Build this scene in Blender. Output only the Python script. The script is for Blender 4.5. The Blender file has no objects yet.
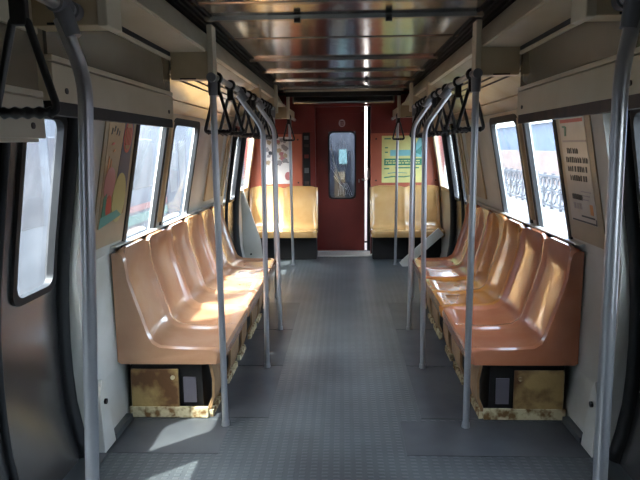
import bpy, bmesh, math, random
from mathutils import Vector, Matrix
random.seed(7)
C = bpy.context.scene.collection
SC = bpy.context.scene

# ------------------------------------------------------------------ camera
F_PX, CAM_H, VPX, VPY, ROLL = 600.0, 1.48, 344.5, 147.0, math.radians(0.6)
_p = math.atan((240 - VPY) / F_PX)
_y = math.atan((VPX - 320) / F_PX * math.cos(_p))
_fw = Vector((-math.sin(_y) * math.cos(_p), math.cos(_y) * math.cos(_p), -math.sin(_p)))
_r0 = Vector((math.cos(_y), math.sin(_y), 0)); _u0 = _r0.cross(_fw)
_r = _r0 * math.cos(ROLL) - _u0 * math.sin(ROLL)
_u = _u0 * math.cos(ROLL) + _r0 * math.sin(ROLL)
cam_d = bpy.data.cameras.new('camera'); cam = bpy.data.objects.new('camera', cam_d); C.objects.link(cam)
cam_d.sensor_width = 36; cam_d.lens = F_PX / 640 * 36; cam_d.clip_start = 0.02
m = Matrix.Identity(4)
for i in range(3):
    m[i][0], m[i][1], m[i][2] = _r[i], _u[i], -_fw[i]
m[0][3], m[1][3], m[2][3] = 0, 0, CAM_H
cam.matrix_world = m
SC.camera = cam

# ------------------------------------------------------------------ sky, sun, exposure
SUN_TRAVEL = Vector((0.9, 1.1, -2.35)).normalized()
w = bpy.data.worlds.new('sky'); SC.world = w; w.use_nodes = True
wn = w.node_tree.nodes; wl = w.node_tree.links
bg = wn['Background']
sky = wn.new('ShaderNodeTexSky'); sky.sky_type = 'NISHITA'; sky.sun_disc = False
sky.sun_elevation = math.radians(59); sky.sun_rotation = math.radians(219); sky.dust_density = 3.0
hs = wn.new('ShaderNodeHueSaturation'); hs.inputs['Saturation'].default_value = .45
wl.new(sky.outputs[0], hs.inputs['Color']); wl.new(hs.outputs[0], bg.inputs[0]); bg.inputs[1].default_value = 1.05
sun_d = bpy.data.lights.new('sun', 'SUN'); sun_d.energy = 5.5; sun_d.angle = math.radians(0.6); sun_d.color = (1, 0.95, 0.86)
sun = bpy.data.objects.new('sun', sun_d); C.objects.link(sun)
sun.rotation_euler = SUN_TRAVEL.to_track_quat('-Z', 'Y').to_euler(); sun.location = (-6, -6, 14)
SC.view_settings.view_transform = 'Standard'; SC.view_settings.look = 'None'
SC.view_settings.gamma = 1; SC.view_settings.use_curve_mapping = False
SC.view_settings.exposure = 2.05
SC.cycles.max_bounces = 16; SC.cycles.diffuse_bounces = 8

# ------------------------------------------------------------------ materials
def srgb(c):
    return tuple(((v / 255) / 12.92 if v / 255 <= .04045 else ((v / 255 + .055) / 1.055) ** 2.4) for v in c) + (1,)
MATS = {}
def mat(name, col, rough=.5, metal=0.0, col2=None, nscale=6, bump=0.0, bscale=40, coat=0.0, stretch=(1, 1, 1), ramp=(.35, .65), spec=None):
    if name in MATS: return MATS[name]
    mt = bpy.data.materials.new(name); mt.use_nodes = True; MATS[name] = mt
    n = mt.node_tree.nodes; l = mt.node_tree.links; b = n['Principled BSDF']
    b.inputs['Roughness'].default_value = rough; b.inputs['Metallic'].default_value = metal
    if coat: b.inputs['Coat Weight'].default_value = coat; b.inputs['Coat Roughness'].default_value = .06
    if spec is not None: b.inputs['Specular IOR Level'].default_value = spec
    tc = n.new('ShaderNodeTexCoord'); mp = n.new('ShaderNodeMapping'); l.new(tc.outputs['Object'], mp.inputs[0])
    mp.inputs['Scale'].default_value = stretch
    nz = n.new('ShaderNodeTexNoise'); nz.inputs['Scale'].default_value = nscale; nz.inputs['Detail'].default_value = 5
    l.new(mp.outputs[0], nz.inputs['Vector'])
    r = n.new('ShaderNodeValToRGB'); l.new(nz.outputs['Fac'], r.inputs[0])
    r.color_ramp.elements[0].position, r.color_ramp.elements[1].position = ramp
    c1 = srgb(col); c2 = srgb(col2) if col2 else tuple(v * .88 for v in c1[:3]) + (1,)
    r.color_ramp.elements[0].color = c2; r.color_ramp.elements[1].color = c1
    l.new(r.outputs[0], b.inputs['Base Color'])
    if bump:
        n2 = n.new('ShaderNodeTexNoise'); n2.inputs['Scale'].default_value = bscale; n2.inputs['Detail'].default_value = 2
        l.new(mp.outputs[0], n2.inputs['Vector'])
        bp = n.new('ShaderNodeBump'); bp.inputs['Strength'].default_value = bump; bp.inputs['Distance'].default_value = .02
        l.new(n2.outputs['Fac'], bp.inputs['Height']); l.new(bp.outputs[0], b.inputs['Normal'])
    return mt

CREAM = mat('cream_laminate', (206, 194, 170), .42, col2=(192, 178, 150), nscale=3)
CREAM_D = mat('aged_cream_laminate', (194, 174, 142), .45, col2=(178, 156, 122), nscale=4)
WHITE = mat('white_laminate', (205, 203, 196), .4, col2=(188, 184, 172), nscale=3)
GLOSSW = mat('glossy_white_panel', (214, 206, 186), .14, col2=(196, 184, 158), nscale=3)
GREY_P = mat('grey_satin_panel', (150, 142, 124), .22, metal=.45, col2=(134, 126, 108), nscale=2)
DARKB = mat('dark_brown_strip', (44, 34, 30), .5, col2=(74, 52, 40), nscale=14)
BLACK = mat('black_rubber', (16, 16, 17), .55)
STRAP = mat('black_plastic', (13, 12, 13), .35)
CHANNEL = mat('black_grille', (18, 17, 17), .45)
STEEL = mat('brushed_steel', (168, 166, 164), .3, metal=1, col2=(150, 148, 146), nscale=8, stretch=(1, 1, .1))
DOORM = mat('stainless_door', (128, 126, 126), .24, metal=.9, col2=(120, 118, 118), nscale=2, bump=.03, bscale=3, stretch=(1, 2, .3))
CEILM = mat('stainless_ceiling', (176, 171, 166), .15, metal=1, col2=(158, 152, 147), nscale=2, bump=.10, bscale=5)
BATTEN = mat('aluminium_batten', (150, 142, 134), .25, metal=1)
POLE = mat('pole_aluminium', (186, 186, 189), .3, metal=.8, col2=(180, 180, 183), nscale=20)
CLAMP = mat('clamp_grey_metal', (124, 124, 128), .45, metal=.3)
SEAT_S = mat('seat_salmon', (196, 124, 88), .2, col2=(186, 112, 76), nscale=5, coat=.8)
SEAT_T = mat('seat_tan', (192, 146, 112), .22, col2=(180, 130, 96), nscale=5, coat=.8)
SEAT_O = mat('seat_orange', (196, 130, 62), .2, col2=(184, 116, 50), nscale=5, coat=.8)
SEAT_Y = mat('seat_yellow', (212, 170, 112), .22, col2=(202, 156, 96), nscale=5, coat=.8)
RUST = mat('rusty_yellow_plate', (176, 146, 92), .6, col2=(100, 66, 36), nscale=7, bump=.2, bscale=30, ramp=(.40, .58))
RUSTW = mat('chipped_pale_strip', (206, 192, 154), .6, col2=(120, 86, 44), nscale=22, bump=.25, bscale=40, ramp=(.38, .55))
SKIRT = mat('beige_skirt', (158, 126, 90), .5, col2=(132, 98, 64), nscale=9)
LAV = mat('lavender_patch', (104, 99, 106), .5)
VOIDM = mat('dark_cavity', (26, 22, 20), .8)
RED = mat('dark_red_laminate', (118, 42, 34), .38, col2=(106, 35, 28), nscale=3)
SALMONW = mat('salmon_laminate', (182, 98, 72), .42, col2=(170, 88, 64), nscale=3)
SALM2 = mat('dark_red_panel', (120, 44, 34), .42)
GREYT = mat('grey_track', (110, 114, 116), .4, metal=.6)
TRAINW = mat('train_white_body', (104, 107, 114), .7, col2=(92, 96, 104), nscale=1, spec=.1)
TRAING = mat('train_dark_window', (26, 32, 48), .35)
TEAL = mat('teal_stripe', (52, 104, 96), .4)
PINK = mat('red_stripe', (126, 64, 62), .4)
CONC = mat('bright_concrete', (112, 112, 110), .8, col2=(70, 73, 78), nscale=.6)
GRND = mat('ballast_ground', (150, 144, 136), .9, col2=(116, 110, 104), nscale=3)
BROWNW = mat('tan_brick_wall', (90, 74, 68), .8, col2=(82, 66, 60), nscale=2)
BLUEW = mat('blue_shed', (38, 54, 78), .6, col2=(34, 48, 70), nscale=1)
FENCE = mat('grey_railing', (46, 48, 54), .6)
PAPER = mat('poster_paper', (186, 162, 132), .22)
PAPERW = mat('poster_white', (214, 206, 196), .22, col2=(204, 194, 180))
PAPERY = mat('poster_yellow', (222, 214, 140), .3)
PFRAME = mat('poster_frame', (168, 150, 122), .35)
INK = mat('ink_black', (34, 30, 32), .4)
INKB = mat('ink_navy', (62, 62, 92), .3)
INKR = mat('ink_red', (192, 62, 40), .3)
INKO = mat('ink_orange', (206, 132, 62), .3)
INKP = mat('ink_pink', (182, 112, 110), .3)
INKC = mat('ink_cream', (184, 174, 110), .3)
INKG = mat('ink_green', (58, 128, 100), .3)
INKT = mat('ink_teal', (84, 150, 140), .3)
INKS = mat('ink_sky', (130, 190, 196), .3)
INKGR = mat('ink_grey', (150, 140, 138), .3)

def glass_mat(name, tint=(.86, .92, .95), dirt=.02):
    mt = bpy.data.materials.new(name); mt.use_nodes = True
    n = mt.node_tree.nodes; l = mt.node_tree.links
    n.remove(n['Principled BSDF']); out = n['Material Output']
    tr = n.new('ShaderNodeBsdfTransparent'); tr.inputs[0].default_value = tint + (1,)
    gl = n.new('ShaderNodeBsdfGlossy'); gl.inputs['Roughness'].default_value = .03
    df = n.new('ShaderNodeBsdfTranslucent'); df.inputs[0].default_value = (.8, .85, .9, 1)
    lw = n.new('ShaderNodeLayerWeight'); lw.inputs[0].default_value = .5
    pw_ = n.new('ShaderNodeMath'); pw_.operation = 'POWER'; pw_.inputs[1].default_value = 5; l.new(lw.outputs['Facing'], pw_.inputs[0])
    fr = n.new('ShaderNodeMath'); fr.operation = 'MULTIPLY_ADD'; fr.inputs[1].default_value = .9; fr.inputs[2].default_value = .03; l.new(pw_.outputs[0], fr.inputs[0])
    m1 = n.new('ShaderNodeMixShader'); m2 = n.new('ShaderNodeMixShader')
    tc = n.new('ShaderNodeTexCoord'); nz = n.new('ShaderNodeTexNoise'); nz.inputs['Scale'].default_value = 7
    l.new(tc.outputs['Object'], nz.inputs['Vector'])
    mu = n.new('ShaderNodeMath'); mu.operation = 'MULTIPLY'; mu.inputs[1].default_value = dirt * 2
    l.new(nz.outputs['Fac'], mu.inputs[0]); l.new(mu.outputs[0], m1.inputs[0])
    l.new(tr.outputs[0], m1.inputs[1]); l.new(df.outputs[0], m1.inputs[2])
    l.new(fr.outputs[0], m2.inputs[0]); l.new(m1.outputs[0], m2.inputs[1]); l.new(gl.outputs[0], m2.inputs[2])
    l.new(m2.outputs[0], out.inputs[0]); MATS[name] = mt
    return mt
GLASS = glass_mat('window_glass')
GLASS_D = glass_mat('end_door_glass', (.5, .55, .6), .02)

def floor_mat():
    mt = bpy.data.materials.new('studded_rubber'); mt.use_nodes = True
    n = mt.node_tree.nodes; l = mt.node_tree.links; b = n['Principled BSDF']
    tc = n.new('ShaderNodeTexCoord')
    nz = n.new('ShaderNodeTexNoise'); nz.inputs['Scale'].default_value = 2.2; nz.inputs['Detail'].default_value = 6
    l.new(tc.outputs['Object'], nz.inputs['Vector'])
    r = n.new('ShaderNodeValToRGB'); l.new(nz.outputs['Fac'], r.inputs[0])
    r.color_ramp.elements[0].position = .3; r.color_ramp.elements[1].position = .7
    r.color_ramp.elements[0].color = srgb((64, 67, 70)); r.color_ramp.elements[1].color = srgb((93, 98, 99))
    # grid of small raised bars
    mp = n.new('ShaderNodeMapping'); mp.inputs['Scale'].default_value = (2 * math.pi / .052, 2 * math.pi / .030, 1)
    l.new(tc.outputs['Object'], mp.inputs[0]); sp = n.new('ShaderNodeSeparateXYZ'); l.new(mp.outputs[0], sp.inputs[0])
    s1 = n.new('ShaderNodeMath'); s1.operation = 'SINE'; l.new(sp.outputs[0], s1.inputs[0])
    s2 = n.new('ShaderNodeMath'); s2.operation = 'SINE'; l.new(sp.outputs[1], s2.inputs[0])
    mn = n.new('ShaderNodeMath'); mn.operation = 'MINIMUM'; l.new(s1.outputs[0], mn.inputs[0]); l.new(s2.outputs[0], mn.inputs[1])
    mr = n.new('ShaderNodeMapRange'); mr.inputs[1].default_value = -.3; mr.inputs[2].default_value = .3; l.new(mn.outputs[0], mr.inputs[0])
    mx = n.new('ShaderNodeMix'); mx.data_type = 'RGBA'; mx.blend_type = 'MULTIPLY'
    mx.inputs[0].default_value = 1
    cr = n.new('ShaderNodeValToRGB'); l.new(mr.outputs[0], cr.inputs[0])
    cr.color_ramp.elements[0].color = (.8, .8, .8, 1); cr.color_ramp.elements[1].color = (1, 1, 1, 1)
    l.new(r.outputs[0], mx.inputs[6]); l.new(cr.outputs[0], mx.inputs[7]); l.new(mx.outputs[2], b.inputs['Base Color'])
    bp = n.new('ShaderNodeBump'); bp.inputs['Strength'].default_value = .5; bp.inputs['Distance'].default_value = .004
    l.new(mr.outputs[0], bp.inputs['Height']); l.new(bp.outputs[0], b.inputs['Normal'])
    b.inputs['Roughness'].default_value = .36
    return mt
FLOORM = floor_mat()
PLAINF = mat('plain_rubber_sheet', (78, 80, 82), .45, col2=(62, 64, 68), nscale=4)

# ------------------------------------------------------------------ helpers
def link(name, me, material=None, parent=None, smooth=False):
    o = bpy.data.objects.new(name, me); C.objects.link(o)
    if material: me.materials.append(material)
    if parent: o.parent = parent
    if smooth:
        for p in me.polygons: p.use_smooth = True
    return o
def mesh(name, verts, faces, material=None, parent=None, smooth=False, recalc=True, angle=None):
    me = bpy.data.meshes.new(name); me.from_pydata([tuple(v) for v in verts], [], faces)
    if recalc:
        bm = bmesh.new(); bm.from_mesh(me); bmesh.ops.remove_doubles(bm, verts=bm.verts, dist=1e-5)
        bmesh.ops.recalc_face_normals(bm, faces=bm.faces)
        if angle:
            for e in bm.edges:
                if len(e.link_faces) == 2 and e.calc_face_angle(0) > angle: e.smooth = False
        bm.to_mesh(me); bm.free()
    return link(name, me, material, parent, smooth)
class MB:
    def __init__(s): s.v = []; s.f = []
    def add(s, v, f):
        b = len(s.v); s.v += [tuple(p) for p in v]; s.f += [tuple(i + b for i in q) for q in f]; return s
    def box(s, x0, x1, y0, y1, z0, z1):
        v = [(x, y, z) for x in (x0, x1) for y in (y0, y1) for z in (z0, z1)]
        return s.add(v, [(0, 1, 3, 2), (4, 6, 7, 5), (0, 4, 5, 1), (2, 3, 7, 6), (0, 2, 6, 4), (1, 5, 7, 3)])
    def tube(s, path, r, n=12, closed=False, caps=True):
        P = [Vector(p) for p in path]; N = len(P)
        T = []
        for i in range(N):
            a = P[(i - 1) % N] if (closed or i > 0) else P[i]; b = P[(i + 1) % N] if (closed or i < N - 1) else P[i]
            T.append((b - a).normalized())
        ref = Vector((0, 0, 1)) if abs(T[0].z) < .8 else Vector((1, 0, 0))
        u = T[0].cross(ref).normalized(); v = []; f = []
        rr = r if isinstance(r, (list, tuple)) else [r] * N
        for i in range(N):
            u = (u - T[i] * u.dot(T[i])).normalized(); w_ = T[i].cross(u)
            for k in range(n):
                a = 2 * math.pi * k / n
                v.append(P[i] + (u * math.cos(a) + w_ * math.sin(a)) * rr[i])
        for i in range(N if closed else N - 1):
            j = (i + 1) % N
            for k in range(n):
                f.append((i * n + k, i * n + (k + 1) % n, j * n + (k + 1) % n, j * n + k))
        if caps and not closed:
            f.append(tuple(range(n))); f.append(tuple((N - 1) * n + k for k in range(n)))
        return s.add(v, f)
    def prism(s, poly, d):
        """poly: 3D points of a planar outline, d: extrusion vector"""
        n = len(poly); d = Vector(d)
        v = [Vector(p) for p in poly] + [Vector(p) + d for p in poly]
        return s.add(v, [tuple(range(n)), tuple(range(n, 2 * n))] + [(i, (i + 1) % n, n + (i + 1) % n, n + i) for i in range(n)])
    def build(s, name, material=None, parent=None, smooth=False, angle=None, bevel=0):
        o = mesh(name, s.v, s.f, material, parent, smooth, True, angle)
        if bevel:
            md = o.modifiers.new('bevel', 'BEVEL'); md.width = bevel; md.segments = 2; md.limit_method = 'ANGLE'
        return o
def tag(o, label=None, cat=None, group=None, kind=None):
    if label: o['label'] = label
    if cat: o['category'] = cat
    if group: o['group'] = group
    if kind: o['kind'] = kind
    return o
def empty(name, loc=(0, 0, 0)):
    o = bpy.data.objects.new(name, None); C.objects.link(o); o.location = loc; o.empty_display_size = .1
    bpy.context.view_layer.update()
    return o
def own(child, root):
    """parent keeping world coordinates (roots are only translated)"""
    child.parent = root; child.matrix_parent_inverse = Matrix.Translation(-Vector(root.location)); return child
def children(o): return [c for c in list(C.objects) if c.parent == o]
def interp(pts, z):
    if z <= pts[0][0]: return pts[0][1]
    for (a, x), (b, y) in zip(pts, pts[1:]):
        if z <= b: return x + (y - x) * (z - a) / (b - a)
    return pts[-1][1]
def sm(a, b, x):
    t = max(0, min(1, (x - a) / (b - a))); return t * t * (3 - 2 * t)

# ------------------------------------------------------------------ layout of the car (metres; Y runs down the aisle)
WPTS = [(0, 1.205), (.30, 1.242), (.93, 1.250), (1.65, 1.115), (1.75, 1.096), (2.25, 1.0)]
def W(z): return interp(WPTS, z)
_PP = [(0, 1.268), (.14, 1.302), (.28, 1.325), (.42, 1.333), (.58, 1.335), (.78, 1.328), (.95, 1.312), (1.1, 1.29), (1.3, 1.258), (1.61, 1.208), (1.75, 1.184), (2.25, 1.1)]
def P(z): return interp(_PP, z)
WINS = [(3.29, 3.83), (3.98, 4.66)]
WZ = (.935, 1.655)
WINS_B = [(.47, 1.01), (-.36, .32)]               # the same pair mirrored about the near door
ENDWIN = (7.40, 8.08)
DOORS = [(1.6, 2.7), (6.15, 7.25)]
DZ = 1.72
Y0, Y1 = -2.6, 8.25
Z_RAIL = 1.845
BENCH = (3.09, 3.982, 4.874, 5.766)

def in_hole(y, z, holes): return any(a < y < b and c < z < d for a, b, c, d in holes)
def solid_grid(name, ys, zs, prof, holes, thick, s, material, parent=None, smooth=False):
    v = []; f = []; idx = {}
    def vert(i, j, k):
        key = (i, j, k)
        if key not in idx:
            idx[key] = len(v); v.append((s * (prof(zs[j], ys[i]) + k * (thick(ys[i]) if callable(thick) else thick)), ys[i], zs[j]))
        return idx[key]
    ny, nz = len(ys) - 1, len(zs) - 1
    on = lambda i, j: 0 <= i < ny and 0 <= j < nz and not in_hole((ys[i] + ys[i + 1]) / 2, (zs[j] + zs[j + 1]) / 2, holes)
    for i in range(ny):
        for j in range(nz):
            if not on(i, j): continue
            for k in (0, 1): f.append((vert(i, j, k), vert(i + 1, j, k), vert(i + 1, j + 1, k), vert(i, j + 1, k)))
            for di, dj, e in ((-1, 0, ((i, j), (i, j + 1))), (1, 0, ((i + 1, j), (i + 1, j + 1))), (0, -1, ((i, j), (i + 1, j))), (0, 1, ((i, j + 1), (i + 1, j + 1)))):
                if not on(i + di, j + dj):
                    a, b = e; f.append((vert(*a, 0), vert(*b, 0), vert(*b, 1), vert(*a, 1)))
    return mesh(name, v, f, material, parent, smooth, angle=math.radians(35) if smooth else None)
def rrect(y0, y1, z0, z1, r, n=6):
    pts = []
    for cy, cz, a0 in ((y1 - r, z1 - r, 0), (y0 + r, z1 - r, 90), (y0 + r, z0 + r, 180), (y1 - r, z0 + r, 270)):
        for k in range(n + 1):
            a = math.radians(a0 + 90 * k / n); pts.append((cy + r * math.cos(a), cz + r * math.sin(a)))
    return pts
def densify(pts, step=.08):
    out = []
    for i, a in enumerate(pts):
        b = pts[(i + 1) % len(pts)]; d = math.dist(a, b); k = max(1, int(d / step))
        out += [(a[0] + (b[0] - a[0]) * t / k, a[1] + (b[1] - a[1]) * t / k) for t in range(k)]
    return out
def ring(name, y0, y1, z0, z1, r, wid, f_front, f_back, s, material, parent=None):
    """rounded gasket; f_front(z), f_back(z) give |X| of its inner and outer faces"""
    base = densify(rrect(y0, y1, z0, z1, r)); cy, cz = (y0 + y1) / 2, (z0 + z1) / 2
    hy, hz = (y1 - y0) / 2, (z1 - z0) / 2
    outer = [(cy + (p[0] - cy) * (hy + wid) / hy, cz + (p[1] - cz) * (hz + wid) / hz) for p in base]
    n = len(base); v = []
    for L, fn in ((base, f_front), (outer, f_front), (outer, f_back), (base, f_back)):
        v += [(s * fn(z), y, z) for y, z in L]
    f = [(a * n + i, a * n + (i + 1) % n, ((a + 1) % 4) * n + (i + 1) % n, ((a + 1) % 4) * n + i) for a in range(4) for i in range(n)]
    return mesh(name, v, f, material, parent, True, angle=math.radians(40))
def pane(name, y0, y1, z0, z1, fn, s, material, parent=None, nz=6, th=.006):
    zs = [z0 + (z1 - z0) * i / nz for i in range(nz + 1)]
    return solid_grid(name, [y0, y1], zs, lambda z, y: fn(z), [], th, s, material, parent)

# ================================================================== STRUCTURE
fl = MB().box(-1.36, 1.36, Y0, 8.6, -.12, 0).build('floor', FLOORM); tag(fl, kind='structure')
tag(fl, 'dark grey studded rubber floor of the carriage')
for s in (-1, 1):                                        # plain patches laid under the bench fronts
    for a, b in ((2.72, 3.08), (3.12, 3.90), (3.92, 4.72), (4.74, 5.6)):
        x0, x1 = (.42, .78) if a > 3 else (.30, 1.19)
        if a < 3 and s < 0: x0 = .62
        o = MB().box(min(s * x0, s * x1), max(s * x0, s * x1), a, b, 0, .003).build('floor_sheet', PLAINF); own(o, fl)
for s in (-1, 1):
    for a, b in DOORS:
        o = MB().box(min(s * 1.16, s * 1.30), max(s * 1.16, s * 1.30), a, b, 0, .012).build('threshold_plate', GREYT); own(o, fl)

walls = {}
for s, nm in ((-1, 'left'), (1, 'right')):
    holes = [(a, b, *WZ) for a, b in WINS + WINS_B + [ENDWIN]] + [(a, b, -.1, DZ) for a, b in DOORS]
    ys = sorted(set([Y0, Y1, 7.30, 3.05, 5.8] + [y for h in holes for y in h[:2]]))
    zs = sorted(set([z for z, _ in WPTS] + [WZ[0], WZ[1], DZ] + [.14, .45, .65, .8, 1.2, 1.4]))
    prof = lambda z, y: W(z) if y < 7.2 else P(z) - .012
    wl_ = solid_grid('wall_' + nm, ys, zs, prof, holes, lambda y: .035 if (3.2 < y < 4.8 or -.5 < y < 1.1 or y > 7.35) else .11, s, WHITE); tag(wl_, 'white laminate side wall on the %s of the aisle' % nm, kind='structure'); walls[s] = wl_
    # outer skin behind the doors' head
    for a, b in DOORS:
        o = MB().box(min(s * 1.24, s * 1.36), max(s * 1.24, s * 1.36), a - .02, b + .02, DZ, 2.0).build('door_head', CREAM); own(o, wl_)
    # light sill along the top of the benches
    sl = MB()
    sl.prism([(s * 1.245, 3.10, .958), (s * 1.210, 3.10, .958), (s * 1.210, 3.10, .966), (s * 1.240, 3.10, .972)], (0, 2.66, 0)).build('sill', WHITE, bevel=.003).parent = wl_
    # foot plate by the door, with its bolt hole
    kp = MB().prism([(s * 1.207, 2.705, .004), (s * 1.207, 2.845, .004), (s * 1.215, 2.775, .33), (s * 1.215, 2.745, .37), (s * 1.215, 2.705, .30)], (-s * .035, 0, 0)).build('foot_plate', WHITE, wl_, bevel=.004)
    h = MB(); h.tube([(s * 1.18, 2.752, .255), (s * 1.168, 2.752, .255)], .014, 14).build('bolt_hole', BLACK, kp)
    h2 = MB(); h2.tube([(s * 1.24, 2.80, .62), (s * 1.232, 2.80, .62)], .016, 14).build('bolt_hole', BLACK, wl_)
    bb = MB().box(min(s * 1.17, s * 1.207), max(s * 1.17, s * 1.207), 2.85, 3.09, .003, .035).build('baseboard_' + nm, GREYT); tag(bb, 'low grey skirting strip at the foot of the %s wall panel' % nm, kind='structure')
    # pillar trim beside each end of the doors (tan edge strips)
    for yy in (5.86, 5.98):
        v = MB(); zz = [1.0, 1.65]
        v.prism([(s * (W(1.0) - .012), yy, 1.0), (s * (W(1.65) - .012), yy, 1.65), (s * (W(1.65) + .01), yy, 1.65), (s * (W(1.0) + .01), yy, 1.0)], (0, .05, 0)).build('pillar_strip', CREAM_D, wl_)
    v = MB(); v.prism([(s * (W(1.05) - .01), 5.2, 1.02), (s * (W(1.62) - .01), 5.2, 1.62), (s * (W(1.62) + .01), 5.2, 1.62), (s * (W(1.05) + .01), 5.2, 1.02)], (0, .45, 0)).build('pillar_panel', CREAM_D, wl_)

# windows
wi = 0
for s in (-1, 1):
    for (a, b), lab in zip(WINS + [ENDWIN] + WINS_B, ('beside the first pair of bench seats', 'beside the middle pair of bench seats', 'in the end bay past the far doors', 'behind the camera', 'further behind the camera')):
        wi += 1
        fn = (lambda z: W(z)) if a < 7 else (lambda z: P(z) - .012)
        root = empty('window_%d' % wi, (s * 1.24, (a + b) / 2, WZ[0]))
        tag(root, 'dark framed tilted window %s on the %s' % (lab, 'left' if s < 0 else 'right'), kind='structure')
        r_ = .05 if b in (4.66,) else .02
        own(ring('frame', a + .022, b - .022, WZ[0] + .02, WZ[1] - .02, r_, .045, lambda z: fn(z) - .010, lambda z: fn(z) + .018, s, BLACK if a < 7 else CREAM_D), root)
        own(pane('pane', a, b, WZ[0], WZ[1], lambda z: fn(z) + .02, s, GLASS), root)
        if abs(a - WINS[0][0]) < .01:
            # aluminium mullion between the two panes
            mbx = MB().prism([(s * (W(1.0) - .02), 3.90, 1.0), (s * (W(1.65) - .02), 3.90, 1.65), (s * (W(1.65) + .01), 3.90, 1.65), (s * (W(1.0) + .01), 3.90, 1.0)], (0, .03, 0)).build('mullion', CREAM_D); own(mbx, root)

# sliding doors
di = 0
for (a, b), where in zip(DOORS, ('near', 'far')):
    for s in (-1, 1):
        di += 1
        side = 'left' if s < 0 else 'right'
        root = empty('door_%d' % di, (s * 1.3, (a + b) / 2, 0)); tag(root, 'stainless two-leaf sliding door at the %s end of the %s bench' % (where, side), kind='structure')
        mid = (a + b) / 2
        for y0, y1, sg in ((a, mid, -1), (mid, b, 1)):
            wy0, wy1 = (y0 + .10, y1 - .12) if sg < 0 else (y0 + .12, y1 - .10)
            wz0, wz1 = .87, 1.62
            zs = [0.012, .14, .28, .42, .58, .72, .78, wz0, .95, 1.1, 1.3, 1.5, 1.61, wz1, DZ]
            lf = solid_grid('leaf', [y0, wy0, wy1, y1], zs, lambda z, y: P(z), [(wy0, wy1, wz0, wz1)], .035, s, DOORM, None, True); own(lf, root)
            g = ring('window_gasket', wy0 + .015, wy1 - .015, wz0 + .015, wz1 - .015, .05, .03, lambda z: P(z) - .012, lambda z: P(z) + .02, s, BLACK, None); g.parent = lf
            g2 = pane('window_pane', wy0, wy1, wz0, wz1, lambda z: P(z) + .018, s, GLASS, None); g2.parent = lf
        for yy, r_ in ((a + .02, .036 if a < 4 else .05), (b - .02, .036 if a < 4 else .05), (mid, .016)):
            sl = MB().tube([(s * (P(z) - .006), yy, z) for z in (.013, .07, .14, .21, .28, .35, .42, .5, .58, .68, .78, .86, .95, 1.02, 1.1, 1.2, 1.3, 1.45, 1.61, 1.7)], r_, 8).build('rubber_seal', BLACK, None, True); own(sl, root)

# ceiling: stainless sheets, battens, black side grilles, roof
ce = MB().box(-1.1, 1.1, Y0, 8.6, 2.22, 2.3).build('ceiling', BLACK); tag(ce, 'stainless steel panelled ceiling with black side grilles', kind='structure')
JY = [Y0, -1.84, -1.15, -.46, .23, .92, 1.61, 2.30, 2.72, 2.99, 3.58, 4.37, 5.06, 5.75, 6.46, 6.78]
for a, b in zip(JY, JY[1:]):
    nb = 8; v = []; f = []
    o = MB().box(-.62, .62, a + .002, b - .002, 2.10, 2.112).build('ceiling_sheet', CEILM); own(o, ce)
for yy in JY[1:-1]:
    thin = yy in (3.58, 2.72)
    o = MB().prism([(-.66, yy - .03, 2.0995), (-.66, yy - .018, 2.082 if not thin else 2.096), (-.66, yy + .018, 2.082 if not thin else 2.096), (-.66, yy + .03, 2.0995)], (1.32, 0, 0)).build('batten', BATTEN); own(o, ce)
for yy in (2.99, 5.75):
    for xx in (-.217, .217):
        o = MB().box(xx - .016, xx + .016, yy - .03, yy - .006, 2.066, 2.086).build('clip', BLACK, bevel=.003); own(o, ce)
for s in (-1, 1):
    x = sorted((s * .60, s * .80))
    o = MB().box(x[0], x[1], Y0, 6.78, 2.17, 2.20).build('grille_backing', CHANNEL); own(o, ce)
    for xx in (.632, .662, .692, .722):
        o = MB().box(s * xx - .006, s * xx + .006, Y0, 6.78, 2.095, 2.16).build('grille_bar', CHANNEL); own(o, ce)
# end frame of the panelled part and the lower vestibule ceiling
o = MB().box(-.66, .66, 6.78, 6.81, 2.085, 2.115).build('end_frame', CREAM); own(o, ce)
o = MB().box(-.64, .64, 6.815, 6.845, 2.035, 2.10).build('recess_shade_board', BLACK); own(o, ce)  # black board stands in for the shade of the recess behind the frame
o = MB().box(-.72, .72, 6.81, 7.25, 2.16, 2.2).build('dark_recess', BLACK); own(o, ce)
o = MB().box(-.60, .60, 7.22, 7.30, 1.985, 2.09).build('cross_duct', CEILM, bevel=.02); own(o, ce)
o = MB().box(-.95, .95, 7.30, 8.24, 2.09, 2.12).build('vestibule_sheet', CEILM); own(o, ce)

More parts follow.
